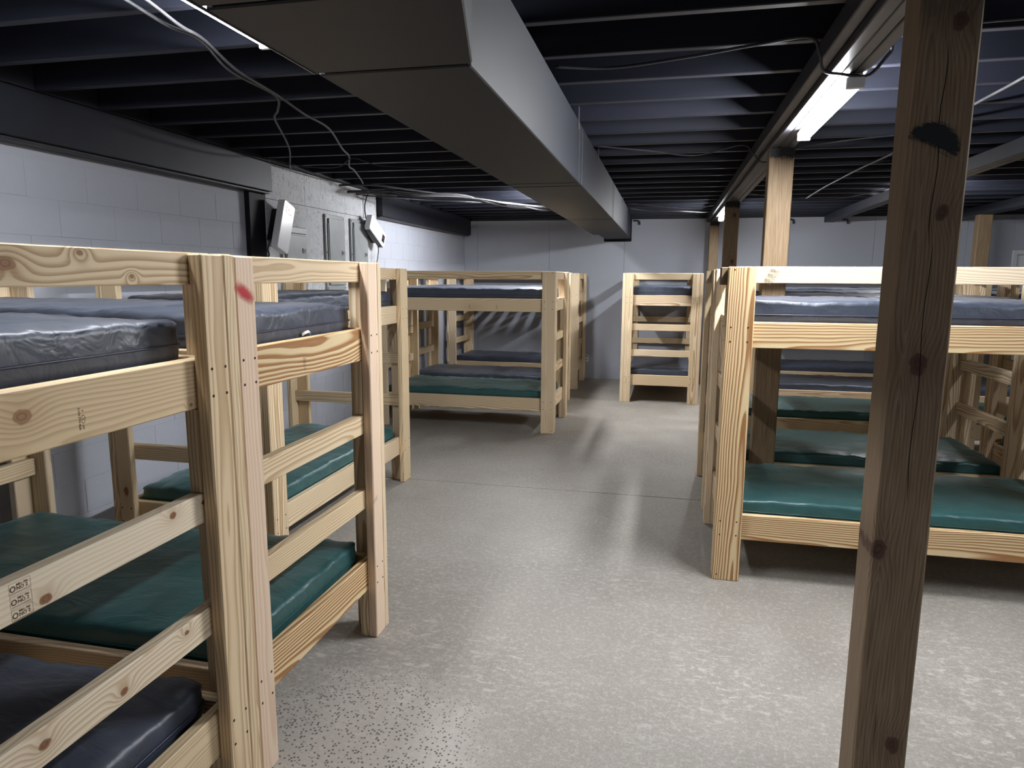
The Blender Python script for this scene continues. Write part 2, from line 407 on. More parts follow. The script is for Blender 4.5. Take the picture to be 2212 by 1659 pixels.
M['red_spray'] = smear('red_spray_paint', (0.55, 0.03, 0.05), 0.075, 0.028, 0.5, 0.7, (25.0, 60.0), 1.0)

# ------------------------------------------------------------------ room shell
XL, XR, YB, YF = -3.12, 6.4, -2.9, 10.46
fl = empty('floor'); tag(fl, kind='structure')
JY = 4.80
box('slab', (XL, YB, -0.12), (XR, JY - 0.004, 0.0), M['concrete'], fl, 0.002)
box('slab', (XL, JY + 0.004, -0.12), (XR, YF, 0.0), M['concrete'], fl, 0.002)
box('joint_filler', (XL, JY - 0.004, -0.12), (XR, JY + 0.004, -0.004), M['dark_gap'], fl)

ce = empty('ceiling', (0, 0, CEIL_Z)); tag(ce, kind='structure')
box('deck', (XL - 0.1, YB - 0.1, 0.235), (XR + 0.1, YF + 0.1, 0.27), M['deck'], ce)
k = -14
while True:
    yj = 2.515 + 0.382 * k; k += 1
    if yj > YF - 0.05: break
    if yj < YB: continue
    board('joist', (XL + 0.12, yj - 0.019, 0.0), (XR, yj + 0.019, 0.235), M['black_paint'], ce, 0.003)

# left wall: painted blocks on a backing
wl = empty('wall_left', (XL, 0, 0)); tag(wl, kind='structure')
box('backing', (-0.15, YB, 0.0), (-0.0025, YF, 2.66), M['mortar'], wl)
zs = [2.116 - 0.189 * i for i in range(-2, 12)]
nb = 0
for i in range(len(zs) - 1):
    zt, zb = zs[i], zs[i + 1]
    if zb < -0.02: zb = 0.0
    row0 = 2.881 if i % 2 == 0 else 3.063
    y = row0 - 0.3705 * 4
    while y < YF - 0.02:
        y1 = min(y + 0.3705, YF)
        if y1 > 1.6 and zt < 2.35:
            j = random.uniform(-0.0006, 0.0006)
            if not (y > 5.0 and y1 < 6.95 and zb > 1.3) and not (zt > 2.2):
                box('block', (-0.0025, y + 0.0016, zb + 0.0018), (0.0 + j, y1 - 0.0016, zt - 0.0018), M['cmu'], wl, 0.0012); nb += 1
        y = y1
# far wall: painted panels
wf = empty('wall_far', (0, YF, 0)); tag(wf, kind='structure')
box('backing', (XL - 0.15, 0.012, 0.0), (XR, 0.16, 2.66), M['dark_gap'], wf)
edges = [XL, -2.90, -1.77, -0.64, 0.51, 1.661, 2.761, 3.90, 4.46]
for a, b in zip(edges[:-1], edges[1:]):
    box('wall_panel', (a + 0.0012, 0.0, 0.0), (b - 0.0012, 0.012, 2.395), M['drywall'], wf, 0.0012)
box('wall_panel', (4.46, 0.0, 1.93), (5.46, 0.012, 2.395), M['drywall'], wf, 0.0012)
box('wall_panel', (5.46, 0.0, 0.0), (XR, 0.012, 2.395), M['drywall'], wf, 0.0012)
wr = box('wall_right', (XR, YB, 0), (XR + 0.15, YF, 2.66), M['drywall']); tag(wr, kind='structure')
wb = box('wall_back', (XL - 0.15, YB - 0.15, 0), (XR + 0.15, YB, 2.66), M['drywall']); tag(wb, kind='structure')
dr = empty('door_1', (4.96, YF, 0)); tag(dr, kind='structure')
box('door_leaf', (-0.44, -0.01, 0.01), (0.44, 0.03, 1.87), M['door'], dr, 0.003)
box('door_frame', (-0.50, -0.025, 0.0), (-0.445, 0.04, 1.93), M['door'], dr, 0.003)
box('door_frame', (0.445, -0.025, 0.0), (0.50, 0.04, 1.93), M['door'], dr, 0.003)
box('door_frame', (-0.445, -0.025, 1.875), (0.445, 0.04, 1.93), M['door'], dr, 0.003)
bm = bmesh.new(); bmesh.ops.create_uvsphere(bm, u_segments=10, v_segments=6, radius=0.03)
link('door_knob', finish(bm, 'door_knob', M['cabinet'], True), dr, (-0.38, -0.05, 0.95))

# strand board with the breaker cabinets, on the left wall
tb = empty('trim_1', (XL + 0.001, 0, 0)); tag(tb, kind='structure')
for (y0, y1, z0, z1) in ((4.915, 5.518, 2.142, 2.415), (5.521, 6.62, 2.142, 2.415), (6.623, 7.022, 2.142, 2.415), (4.915, 7.022, 1.15, 2.139)):
    box('strand_board', (0.001, y0, z0), (0.045, y1, z1), M['osb'], tb, 0.0012)
# dark column at its left edge and the dark beams along the wall top
tc = board('trim_2', (XL + 0.002, 4.70, 0.0), (XL + 0.044, 4.908, 2.166), M['black_col']); tag(tc, kind='structure')
for i, (a, b) in enumerate(((YB, 4.908), (7.03, 10.44))):
    o = empty('trim_%d' % (3 + i), (XL, 0, 0)); tag(o, kind='structure')
    board('beam_board', (0.002, a, 2.185), (0.115, b, 2.415), M['wall_beam'], o)
    board('sill_strip', (0.002, a, 2.168), (0.09, b, 2.183), M['beam_paint'], o)

o = empty('trim_5', (XL, 0, 0)); tag(o, kind='structure')
board('rim_board', (0.002, YB, 2.420), (0.112, YF - 0.02, 2.652), M['wall_beam'], o)
o = empty('trim_6', (0, YF, 0)); tag(o, kind='structure')
board('rim_board', (XL + 0.13, -0.02, 2.398), (XR, 0.010, 2.652), M['wall_beam'], o)
# central beam: three plies and a ledger
cb = empty('ceiling_beam', (0, 0, 2.31)); tag(cb, 'dark grey three ply beam running under the joists onto the timber posts', 'beam')
for x0, x1, z0, z1 in ((0.566, 0.611, 0.0, 0.109), (0.613, 0.657, 0.002, 0.109), (0.659, 0.703, 0.0, 0.109)):
    board('ply', (x0, YB, z0), (x1, YF, z1), M['beam_paint'], cb, 0.004)
board('ledger_strip', (0.522, YB, 0.03), (0.564, YF, 0.109), M['beam_paint'], cb, 0.004)
for (x0, x1, nm) in ((2.10, 2.22, 'dark flat beam in the bay right of the big near post'), (3.62, 3.78, 'dark beam at the far right resting on the far right post')):
    o = empty('side_beam', ((x0 + x1) / 2, 0, 2.32)); tag(o, nm, 'beam')
    h = (x1 - x0) / 2
    board('ply', (-h, 0.5, 0.0), (-0.001, YF, 0.099), M['wall_beam'], o, 0.004)
    board('ply', (0.001, 0.5, 0.0), (h, YF, 0.099), M['wall_beam'], o, 0.004)

# ------------------------------------------------------------------ timber posts
def post(name, x0, x1, y0, y1, ztop, mat, label, group='timber posts under the beam'):
    o = empty(name, ((x0 + x1) / 2, (y0 + y1) / 2, 0)); tag(o, label, 'post', group)
    hx, hy = (x1 - x0) / 2, (y1 - y0) / 2
    board('shaft', (-hx, -hy, 0.0), (hx, hy, ztop), mat, o, 0.005)
    return o
p1 = post('timber_post', 0.590, 0.732, 2.0, 2.135, 2.309, M['post_dark'], 'big dark brown post with a black paint smear, nearest of all posts')
p1.children[0].rotation_euler = Matrix(((0, 1, 0), (0, 0, -1), (-1, 0, 0))).to_euler('XYZ') if False else p1.children[0].rotation_euler
post('timber_post', 0.566, 0.706, 4.458, 4.575, 2.309, M['post'], 'brown post rising behind the top rail of the near right bunk')
post('timber_post', 0.548, 0.688, 7.42, 7.54, 2.309, M['post_dark'], 'dark brown post in the middle of the far row, beside the far strip light')
post('timber_post', 0.545, 0.665, 9.94, 10.06, 2.309, M['post'], 'light brown far post, close to the far wall')
post('timber_post', 3.63, 3.78, 9.44, 9.56, 2.319, M['post'], 'brown post at the far right, holding up its own dark beam')
# paint smear, drying checks and chipped edge on the near post
def flat_quad(name, w, h, mat, parent, loc, rot):
    bm = bmesh.new()
    vs = [bm.verts.new((sx * w / 2, sy * h / 2, 0)) for sx, sy in ((-1, -1), (1, -1), (1, 1), (-1, 1))]
    bm.faces.new(vs)
    return link(name, finish(bm, name, mat), parent, loc, rot)
flat_quad('paint_smear', 0.128, 0.11, M['black_smear'], p1, (-0.004, -0.0690, 1.905), (PI / 2, 0.45, 0))
def check(parent, pts, w):
    bm = bmesh.new(); A = []; B = []
    for i, (x, z) in enumerate(pts):
        ww = w * (0.25 if i in (0, len(pts) - 1) else 1.0)
        A.append(bm.verts.new((x - ww, -0.0682, z))); B.append(bm.verts.new((x + ww, -0.0682, z)))
    for i in range(len(pts) - 1): bm.faces.new((A[i], B[i], B[i + 1], A[i + 1]))
    link('drying_check', finish(bm, 'check', M['crack']), parent)
check(p1, [(-0.003 + 0.004 * math.sin(i * 1.3), 2.13 - 0.05 * i) for i in range(11)], 0.0011)
check(p1, [(0.004 + 0.003 * math.sin(i * 0.9 + 1), 1.64 - 0.05 * i) for i in range(15)], 0.0010)
check(p1, [(-0.02, 0.33), (-0.019, 0.27), (-0.021, 0.2)], 0.0008)

def band_material(name, h, amax, soft):
    n = NT(name); p = n.obj(); x, y, z = n.sep(p)
    f = n.noise(n.vec('MULTIPLY', p, (30.0, 12.0, 1.0)), 1.0, 4.0, 0.7)
    t = n.math('ADD', n.math('MULTIPLY', y, 1.0 / h), n.math('MULTIPLY', n.math('SUBTRACT', f, 0.5), 0.7))
    n.base((0.016, 0.017, 0.020), 0.6, 0.3); n.put(n.b.inputs['Alpha'], n.math('MULTIPLY', n.step(t, -0.15, -0.15 + soft), amax))
    return n.m
def paint_band(pp, w, h, ztop, yfront, mat):
    flat_quad('paint_band', w, h, mat, pp, (0, yfront - 0.0012, ztop - h / 2), (PI / 2, 0, 0))
bA = band_material('dark_overspray', 0.10, 0.95, 0.3); bB = band_material('thin_dark_overspray', 0.34, 0.5, 0.8)
tp = [o for o in bpy.data.objects if o.name.startswith('timber_post')]
tp.sort(key=lambda o: (o.location.x > 2, o.location.y))
paint_band(tp[0], 0.139, 0.34, 2.305, -0.0675, bB)
paint_band(tp[1], 0.137, 0.10, 2.305, -0.0585, bA)
paint_band(tp[2], 0.137, 0.10, 2.305, -0.060, bA)
paint_band(tp[3], 0.117, 0.10, 2.305, -0.060, bA)

# ------------------------------------------------------------------ duct
du = empty('air_duct', (-0.735, 0, 2.085)); tag(du, 'long dark grey rectangular air duct hung under the joists', 'duct')
def duct_section(name, y0, y1, xl0, xr0, xl1, xr1, zb=0.0, zt=0.333, mat=None):
    bm = bmesh.new()
    V = [bm.verts.new(p) for p in ((xl0, y0, zb), (xr0, y0, zb), (xr0, y0, zt), (xl0, y0, zt), (xl1, y1, zb), (xr1, y1, zb), (xr1, y1, zt), (xl1, y1, zt))]
    for f in ((0, 1, 2, 3), (7, 6, 5, 4), (0, 4, 5, 1), (1, 5, 6, 2), (2, 6, 7, 3), (3, 7, 4, 0)): bm.faces.new([V[i] for i in f])
    bmesh.ops.recalc_face_normals(bm, faces=bm.faces[:])
    bmesh.ops.bevel(bm, geom=bm.edges[:], offset=0.004, segments=1, affect='EDGES')
    return link(name, finish(bm, name, mat or M['duct']), du)
hw = 0.215
duct_section('duct_section', -1.2, 1.319, -hw, 0.345, -hw, 0.335)
duct_section('transition', 1.333, 1.791, -hw, 0.335, -hw, 0.225)
for a, b in ((1.809, 4.187), (4.207, 6.657), (6.677, 8.99)): duct_section('duct_section', a, b, -hw, hw, -hw, hw)
for y in (1.326, 1.80, 4.197, 6.667):
    duct_section('seam_core', y - 0.010, y + 0.010, -hw + 0.008, hw - 0.008, -hw + 0.008, hw - 0.008, 0.008, 0.325, M['dark_gap'])
for y in (4.06, 6.53): duct_section('drive_cleat', y - 0.01, y + 0.01, -hw - 0.002, hw + 0.002, -hw - 0.002, hw + 0.002, -0.002, 0.333)
duct_section('end_collar', 8.994, 10.40, -hw + 0.035, hw - 0.03, -hw + 0.035, hw - 0.03, 0.02, 0.333)
duct_section('wall_flange', 10.402, 10.455, -hw + 0.01, hw - 0.02, -hw + 0.01, hw - 0.02, -0.01, 0.333, M['dark_gap'])
bm = bmesh.new(); bm_box(bm, (0.213, 1.790, 0.002), (0.222, 1.800, 0.33)); link('flange_lip', finish(bm, 'lip', M['duct_edge']), du)
bm = bmesh.new(); bm_box(bm, (-hw - 0.004, 0.9, -0.002), (-hw, 1.79, 0.004)); link('flange_lip', finish(bm, 'lip', M['duct_edge']), du)
for yy in (3.97, 5.1, 7.9):
    bm = bmesh.new(); bm_box(bm, (hw + 0.002, yy, 0.28), (hw + 0.005, yy + 0.025, 0.40)); link('hanger_strap', finish(bm, 'strap', M['duct_edge']), du)

# ------------------------------------------------------------------ strip lights
for (cx, y0, y1, kf, lab) in LAMPS:
    under = 2.309 if 0.55 < cx < 0.72 else 2.419
    L = y1 - y0
    kx = 0.78 if under < 2.35 else 1.0
    o = empty('strip_light', (cx, (y0 + y1) / 2, under)); tag(o, lab, 'light', 'fluorescent strip lights on the ceiling')
    box('housing', (-0.030 * kx, -L / 2, -0.016 * kx), (0.030 * kx, L / 2, 0.0), M['housing'], o, 0.002)
    bm = bmesh.new()
    prof = [(-0.034, -0.016), (-0.040, -0.032), (-0.037, -0.050), (-0.026, -0.064), (-0.010, -0.070), (0.010, -0.070), (0.026, -0.064), (0.037, -0.050), (0.040, -0.032), (0.034, -0.016)]
    A = [bm.verts.new((x * kx, -L / 2 + 0.02, z * kx)) for x, z in prof]; B = [bm.verts.new((x * kx, L / 2 - 0.02, z * kx)) for x, z in prof]
    for i in range(len(prof) - 1): bm.faces.new((A[i], A[i + 1], B[i + 1], B[i]))
    bm.faces.new(A[::-1]); bm.faces.new(B)
    bmesh.ops.recalc_face_normals(bm, faces=bm.faces[:])
    em = emit('lit_lens', (0.95, 0.97, 1.0), LAMP * kf)
    link('lens', finish(bm, 'lens', em), o)
    for s in (-1, 1):
        a, b = sorted((s * L / 2, s * (L / 2 - 0.02)))
        box('end_cap', (-0.041 * kx, a, -0.071 * kx), (0.041 * kx, b, -0.016 * kx), M['housing'], o, 0.003)

# ------------------------------------------------------------------ bunk beds
LEN, WID, HGT = 1.885, 0.955, 1.60
T = 0.038
def stamp_mesh(lines, size, boxed=False, mat=None, roundel=False):
    bm = bmesh.new()
    total = 0.0
    for txt, ox, oy, sz in lines:
        cu = bpy.data.curves.new('stamp_text', 'FONT'); cu.body = txt; cu.size = sz * size; cu.resolution_u = 2; cu.offset = 0.022 * sz * size
        ob = bpy.data.objects.new('stamp_text', cu); COL.objects.link(ob)
        bpy.context.view_layer.update()
        me = bpy.data.meshes.new_from_object(ob.evaluated_get(bpy.context.evaluated_depsgraph_get()))
        for v in me.vertices: v.co = v.co + Vector((ox * size, oy * size, 0))
        bm.from_mesh(me)
        bpy.data.objects.remove(ob); bpy.data.curves.remove(cu); bpy.data.meshes.remove(me)
    def bar(x0, y0, x1, y1):
        vs = [bm.verts.new((x * size, y * size, 0)) for x, y in ((x0, y0), (x1, y0), (x1, y1), (x0, y1))]; bm.faces.new(vs)
    if boxed:
        w, h, t = boxed[0], boxed[1], 0.06
        bar(0, 0, w, t); bar(0, h - t, w, h); bar(0, t, t, h - t); bar(w - t, t, w, h - t)
        bar(0.3, 0.35, w - 0.9, 0.5); bar(w - 0.8, 0.38, w - 0.3, 0.53)
    if roundel:
        cx, cy, r0, r1, st = roundel
        a = [(bm.verts.new(((cx + math.cos(t) * r0 * st) * size, (cy + math.sin(t) * r0) * size, 0)), bm.verts.new(((cx + math.cos(t) * r1 * st) * size, (cy + math.sin(t) * r1) * size, 0))) for t in [i * 2 * PI / 20 for i in range(20)]]
        for i in range(20):
            p, q = a[i], a[(i + 1) % 20]; bm.faces.new((p[0], p[1], q[1], q[0]))
    return finish(bm, 'grade_stamp', mat or M['ink'])
STAMP_BOX = stamp_mesh([('MILL 706', 1.9, 2.0, 0.8), ('NO 2', 1.9, 0.95, 1.25)], 0.0080, (5.6, 3.0), None, (0.95, 1.55, 0.45, 0.75, 1.0))
STAMP_LONG = stamp_mesh([('SPIB No.2 KD19', 0, 1.3, 1.0), ('HT', 0, 0, 1.0), ('31', 2.7, 0.05, 0.8), ('R', 5.4, 0.0, 1.0)], 0.0068, None, None, (3.1, 0.3, 0.62, 0.72, 1.9))
STAMP_SMALL = stamp_mesh([('S-P-F No.2 KD', 0, 1.3, 1.0), ('HT 22  STUD', 0, 0, 1.0)], 0.0075)

_scr = {}
def screw_mesh(pts):
    key = tuple(pts)
    if key in _scr: return _scr[key]
    bm = bmesh.new()
    for (x, y, z, ax) in pts:
        if ax == 'x': m = Matrix.Translation((x, y, z)) @ Matrix.Rotation(PI / 2, 4, 'Y')
        else: m = Matrix.Translation((x, y, z)) @ Matrix.Rotation(PI / 2, 4, 'X')
        bmesh.ops.create_cone(bm, cap_ends=True, segments=6, radius1=0.0042, radius2=0.0042, depth=0.0016, matrix=m)
    _scr[key] = finish(bm, 'screws', M['screw'])
    return _scr[key]

RAILS = [(1.521, 1.601), (1.205, 1.333), (0.898, 0.978), (0.578, 0.660), (0.213, 0.345)]
def bunk(label, x0, y0, rz=0.0, mats=None, screws=True, L=LEN, Wd=WID):
    """Footprint corner (x0, y0); local X is the length when rz is 0."""
    mats = mats or {}
    mp = lambda k: M[mats.get(k, mats.get('all', 'pine'))]
    if rz == 0.0: o = empty('bunk_bed', (x0 + L / 2, y0 + Wd / 2, 0))
    else: o = empty('bunk_bed', (x0 + Wd / 2, y0 + L / 2, 0), rz)
    tag(o, label, 'bunk bed', 'two tier timber bunk beds')
    hx, hy = L / 2, Wd / 2
    pts = []
    for sx in (-1, 1):
        for sy in (-1, 1):
            key = ('L' if sx < 0 else 'R') + ('N' if sy < 0 else 'F')
            xa, xb = sorted((sx * hx, sx * (hx - 0.131)))
            ya, yb = sorted((sy * hy, sy * (hy - T)))
            board('corner_post', (xa, ya, 0), (xb, yb, HGT), mp('side' + key), o, 0.004, random.randint(0, 3))
            xa, xb = sorted((sx * hx, sx * (hx - T)))
            ya, yb = sorted((sy * (hy - T - 0.001), sy * (hy - T - 0.090)))
            board('end_post', (xa, ya, 0), (xb, yb, HGT - 0.002), mp('end' + key), o, 0.004, random.randint(0, 3))
            # filler blocks between the end rails
            xa, xb = sorted((sx * (hx - T - 0.001), sx * (hx - 2 * T)))
            board('filler_block', (xa, ya, 0), (xb, yb, 0.212), mp('x'), o)
            board('filler_block', (xa, ya, 0.979), (xb, yb, 1.204), mp('x'), o)
            for (za, zb) in (RAILS[1], RAILS[4]):
                for fz in (0.25, 0.8):
                    for dx in (0.025, 0.105): pts.append((sx * (hx - dx), sy * hy, za + (zb - za) * fz, 'y'))
                    for dy in (0.055, 0.110): pts.append((sx * hx, sy * (hy - dy), za + (zb - za) * fz, 'x'))
            pts.append((sx * (hx - 0.03), sy * hy, 1.585, 'y')); pts.append((sx * (hx - 0.02), sy * hy, 0.03, 'y'))
    for sy in (-1, 1):
        ya, yb = sorted((sy * (hy - T - 0.001), sy * (hy - 2 * T)))
        for nm, (za, zb) in (('top_rail', RAILS[0]), ('side_rail', RAILS[1]), ('side_rail', RAILS[4])):
            board(nm, (-hx + 2 * T + 0.001, ya, za), (hx - 2 * T - 0.001, yb, zb), mp(nm + ('N' if sy < 0 else 'F') + ('' if za > 1 else 'low')), o, 0.003, random.randint(0, 3))
    for sx in (-1, 1):
        xa, xb = sorted((sx * (hx - T - 0.001), sx * (hx - 2 * T)))
        for i, (nm, (za, zb)) in enumerate(zip(('end_top_rail', 'end_rail', 'rung', 'rung', 'end_rail'), RAILS)):
            d = T + 0.001
            board(nm, (xa, -hy + d, za), (xb, hy - d, zb), mp('end%s%d' % ('L' if sx < 0 else 'R', i)), o, 0.003, 0 if mp('end%s%d' % ('L' if sx < 0 else 'R', i)).name.startswith('pine_knotty') else random.randint(0, 3))
    # deck slats on both tiers
    ns = 11
    for zt in (1.312, 0.300):
        for i in range(ns):
            xc = -hx + 0.13 + (L - 0.26) * i / (ns - 1)
            board('slat', (xc - 0.044, -hy + 2 * T + 0.002, zt - 0.019), (xc + 0.044, hy - 2 * T - 0.002, zt), M['slat'], o, 0.002)
        for sy in (-1, 1):
            ya, yb = sorted((sy * (hy - 2 * T - 0.001), sy * (hy - 3 * T)))
            board('cleat', (-hx + 0.09, ya, zt - 0.058), (hx - 0.09, yb, zt - 0.0195), M['slat'], o, 0.002)
    if screws:
        s = link('screws', screw_mesh(pts), o); s['kind'] = 'stuff'
    return o

_mt = {}
def mattress_mesh(L, Wd, H, seed, mat, wr=0.009):
    key = (round(L, 3), round(Wd, 3), round(H, 3), seed, mat.name)
    if key in _mt: return _mt[key]
    nx, ny, nz = 64, 26, 6
    bm = bmesh.new(); grid = {}
    def vert(i, j, k):
        if (i, j, k) in grid: return grid[(i, j, k)]
        p = Vector((-L / 2 + L * i / nx, -Wd / 2 + Wd * j / ny, H * k / nz))
        r = 0.040
        c = Vector((max(-L / 2 + r, min(L / 2 - r, p.x)), max(-Wd / 2 + r, min(Wd / 2 - r, p.y)), max(r, min(H - r * 0.8, p.z))))
        d = p - c
        if d.length > 1e-6:
            m = max(abs(d.x), abs(d.y), abs(d.z))
            p = c + d.normalized() * m
        s = Vector((seed * 11.3, seed * 5.7, seed * 3.1))
        top = k / nz
        edge = min(p.x + L / 2, L / 2 - p.x, p.y + Wd / 2, Wd / 2 - p.y)
        e = math.exp(-max(edge, 0) / 0.07)
        w1 = noise.noise(Vector((p.x * 4, p.y * 6, p.z * 4)) + s)
        w2 = noise.noise(Vector((p.x * 17 + p.z * 14, p.y * 17 - p.z * 14, p.z * 8)) + s)
        w3 = 1 - abs(noise.noise(Vector((p.x * 9 + p.y * 5, p.y * 7, 2.0)) + s)) * 2
        dz = top * (w1 * wr * 1.1 + w2 * wr * (0.2 + 1.1 * e) + max(0, w3 - 0.55) * wr * 1.0)
        n = Vector((0, 0, 0))
        if edge < 0.02 and 0 < k < nz:
            if p.x > L / 2 - 0.02: n.x = 1
            elif p.x < -L / 2 + 0.02: n.x = -1
            if p.y > Wd / 2 - 0.02: n.y = 1
            elif p.y < -Wd / 2 + 0.02: n.y = -1
        # keep the outward bulge inside the rails: wrinkles only push inwards
        p = p - n * (0.004 + abs(w2) * 0.010 + abs(w1) * 0.004) * (0.4 + 0.6 * top)
        p.z += dz - top * 0.012 * e
        grid[(i, j, k)] = bm.verts.new(p)
        return grid[(i, j, k)]
    def face(a, b, c, d): bm.faces.new((vert(*a), vert(*b), vert(*c), vert(*d)))
    for i in range(nx):
        for j in range(ny):
            face((i, j, nz), (i + 1, j, nz), (i + 1, j + 1, nz), (i, j + 1, nz))
            face((i, j, 0), (i, j + 1, 0), (i + 1, j + 1, 0), (i + 1, j, 0))
    for i in range(nx):
        for k in range(nz):
            face((i, 0, k), (i + 1, 0, k), (i + 1, 0, k + 1), (i, 0, k + 1))
            face((i, ny, k), (i, ny, k + 1), (i + 1, ny, k + 1), (i + 1, ny, k))
    for j in range(ny):
        for k in range(nz):
            face((0, j, k), (0, j, k + 1), (0, j + 1, k + 1), (0, j + 1, k))
            face((nx, j, k), (nx, j + 1, k), (nx, j + 1, k + 1), (nx, j, k + 1))
    _mt[key] = finish(bm, 'mattress', mat, True)
    return _mt[key]
_pp = {}
def piping_mesh(L, Wd, z, mat):
    key = (round(L, 3), round(Wd, 3), round(z, 3), mat.name)
    if key in _pp: return _pp[key]
    r = 0.032; pts = []
    hx, hy = L / 2 - 0.004, Wd / 2 - 0.004
    for cx, cy, a0 in ((hx - r, hy - r, 0), (-hx + r, hy - r, PI / 2), (-hx + r, -hy + r, PI), (hx - r, -hy + r, 3 * PI / 2)):
        for i in range(5):
            a = a0 + i * PI / 8; pts.append((cx + r * math.cos(a), cy + r * math.sin(a), z))
    bm = bmesh.new(); tube_bm(bm, pts, 0.0032, 6, True)
    _pp[key] = finish(bm, 'piping', mat, True)
    return _pp[key]
def mattress(label, bed, tier, colour, seed, shift=0.0, L=LEN, Wd=WID, Lm=None):
    ml = Lm or (L - 4 * T - 0.03); mw = Wd - 4 * T - 0.008
    H = 0.128 if tier == 'upper' else 0.118
    z = 1.3135 if tier == 'upper' else 0.3015
    o = link('mattress', mattress_mesh(ml, mw, H, seed, M[colour]), None)
    c, s = math.cos(bed.rotation_euler.z), math.sin(bed.rotation_euler.z)
    o.location = (bed.location.x + c * shift, bed.location.y + s * shift, z)
    o.rotation_euler = (0, 0, bed.rotation_euler.z)
    tag(o, label, 'mattress', 'vinyl covered bunk mattresses')
    link('piping', piping_mesh(ml, mw, H * 0.42, M['piping_' + colour]), o)
    return o

# (key, label, x0, y0, rz, lower colour, upper colour)
XA = -1.130 - LEN; XB = -1.162 - LEN
BEDS = [
    ('L1', 'nearest left bunk, its ladder end facing the aisle, cut off by the frame', XA, 0.680, 0.0, 'navy', {'endR0': 'pine_k3', 'endR1': 'pine_k4', 'endR2': 'pine_k1', 'endR3': 'pine_k2'}),
    ('L2', 'second left bunk with a red spray mark on its corner post', XB, 1.653, 0.0, 'green', {'endRN': 'pine_pink', 'endR1': 'pine_bold', 'endR4': 'pine_bold', 'endRF': 'pine_pink'}),
    ('L3', 'left bunk standing lengthwise along the aisle, in front of the breaker cabinets', -1.885 - WID, 2.955, PI / 2, 'green', {}),
    ('C1', 'middle left bunk broadside to the aisle, green lower mattress', -1.048 - LEN, 6.575, 0.0, 'green', {}),
    ('C2', 'bunk standing directly behind the middle left bunk', -1.160 - LEN, 7.63, 0.0, 'navy', {}),
    ('D', 'farthest left bunk, pushed against the far wall', -1.170 - LEN, 9.36, 0.0, 'navy', {}),
    ('E', 'far bunk beyond the aisle with its ladder end facing the viewer', -0.530, 8.565, PI / 2, 'navy', {}),
    ('R1', 'nearest right bunk, bold yellow grain, behind the big near post', 0.288, 3.495, 0.0, 'green', {'sideLN': 'pine_bold', 'side_railN': 'pine_bold', 'side_railNlow': 'pine_bold', 'top_railN': 'pine_pale'}),
    ('R2', 'second right bunk, standing behind the brown post', 0.288, 4.585, 0.0, 'green', {}),
    ('R3', 'third right bunk, between the second and the navy ones', 0.47, 6.17, 0.0, 'green', {}),
    ('R4', 'fourth right bunk with a navy lower mattress', 0.86, 7.80, 0.0, 'navy', {}),
    ('R5', 'fifth right bunk, against the far wall', 1.20, 9.40, 0.0, 'navy', {}),
    ('S2', 'bunk at the right edge, beyond the end of the second right bunk', 2.36, 4.75, 0.0, 'green', {}),
    ('S3', 'bunk at the right edge, one row farther back', 2.42, 6.25, 0.0, 'green', {}),
    ('S4', 'bunk at the right edge, two rows farther back', 2.86, 7.85, 0.0, 'navy', {}),
]
beds = {}
for i, (kx, lab, x0, y0, rz, low, mats) in enumerate(BEDS):
    wd = 1.03 if kx == 'L2' else WID
    beds[kx] = bunk(lab, x0, y0, rz, mats, Wd=wd)
    where = {'L1': 'the nearest left bunk', 'L2': 'the second left bunk with the red mark', 'L3': 'the lengthwise bunk by the cabinets', 'C1': 'the middle left bunk broadside to the aisle', 'C2': 'the bunk right behind the middle left bunk', 'D': 'the farthest left bunk at the far wall', 'E': 'the far ladder-end bunk', 'R1': 'the nearest right bunk', 'R2': 'the second right bunk', 'R3': 'the third right bunk', 'R4': 'the fourth right bunk', 'R5': 'the fifth right bunk at the far wall', 'S2': 'the nearest right edge bunk', 'S3': 'the middle one of the right edge bunks', 'S4': 'the farthest of the right edge bunks'}[kx]
    if kx != 'D': mattress('navy mattress on the upper tier of ' + where, beds[kx], 'upper', 'navy', i % 5, Wd=wd)
    mattress('%s mattress on the lower tier of %s' % ('dark green' if low == 'green' else 'navy', where), beds[kx], 'lower', low, (i + 2) % 5, Wd=wd)

# marks on the lumber (all lie on the faces of their boards)
def on_bed(bed, name, mesh, world, rot):
    o = link(name, mesh, bed)
    o.matrix_world = Matrix.Translation(world) @ rot.to_4x4()
    m = Matrix.Translation(bed.location) @ Matrix.Rotation(bed.rotation_euler.z, 4, 'Z')
    loc = m.inverted() @ (Matrix.Translation(world) @ rot.to_4x4())
    o.matrix_basis = loc
    return o
FACE_PX = Matrix(((0, 0, 1), (1, 0, 0), (0, 1, 0)))       # drawing plane facing +X, text runs along +Y
FACE_NY = Matrix(((1, 0, 0), (0, 0, -1), (0, 1, 0)))      # drawing plane facing -Y, text runs along +X
def spin(m, a): return m @ Matrix.Rotation(a, 3, 'Z')
xr = -1.130 - T - 0.0006
for i in range(3): on_bed(beds['L1'], 'grade_stamp', STAMP_BOX, (xr, 0.9585, 0.951 - 0.0262 * i), spin(FACE_PX, 0.0))
on_bed(beds['L1'], 'grade_stamp', STAMP_LONG, (xr, 1.160, 1.228), spin(FACE_PX, PI / 2))
on_bed(beds['L2'], 'grade_stamp', STAMP_SMALL, (-1.162 - T - 0.0006, 2.118, 1.225), spin(FACE_PX, PI / 2))
on_bed(beds['L2'], 'grade_stamp', STAMP_SMALL, (-1.1614, 2.55, 0.60), spin(FACE_PX, 0.35))
for i in range(3): on_bed(beds['R1'], 'grade_stamp', STAMP_BOX, (0.455 + 0.0125 * i, 3.495 + T - 0.0002, 1.530 + 0.024 * i), spin(FACE_NY, -0.5))
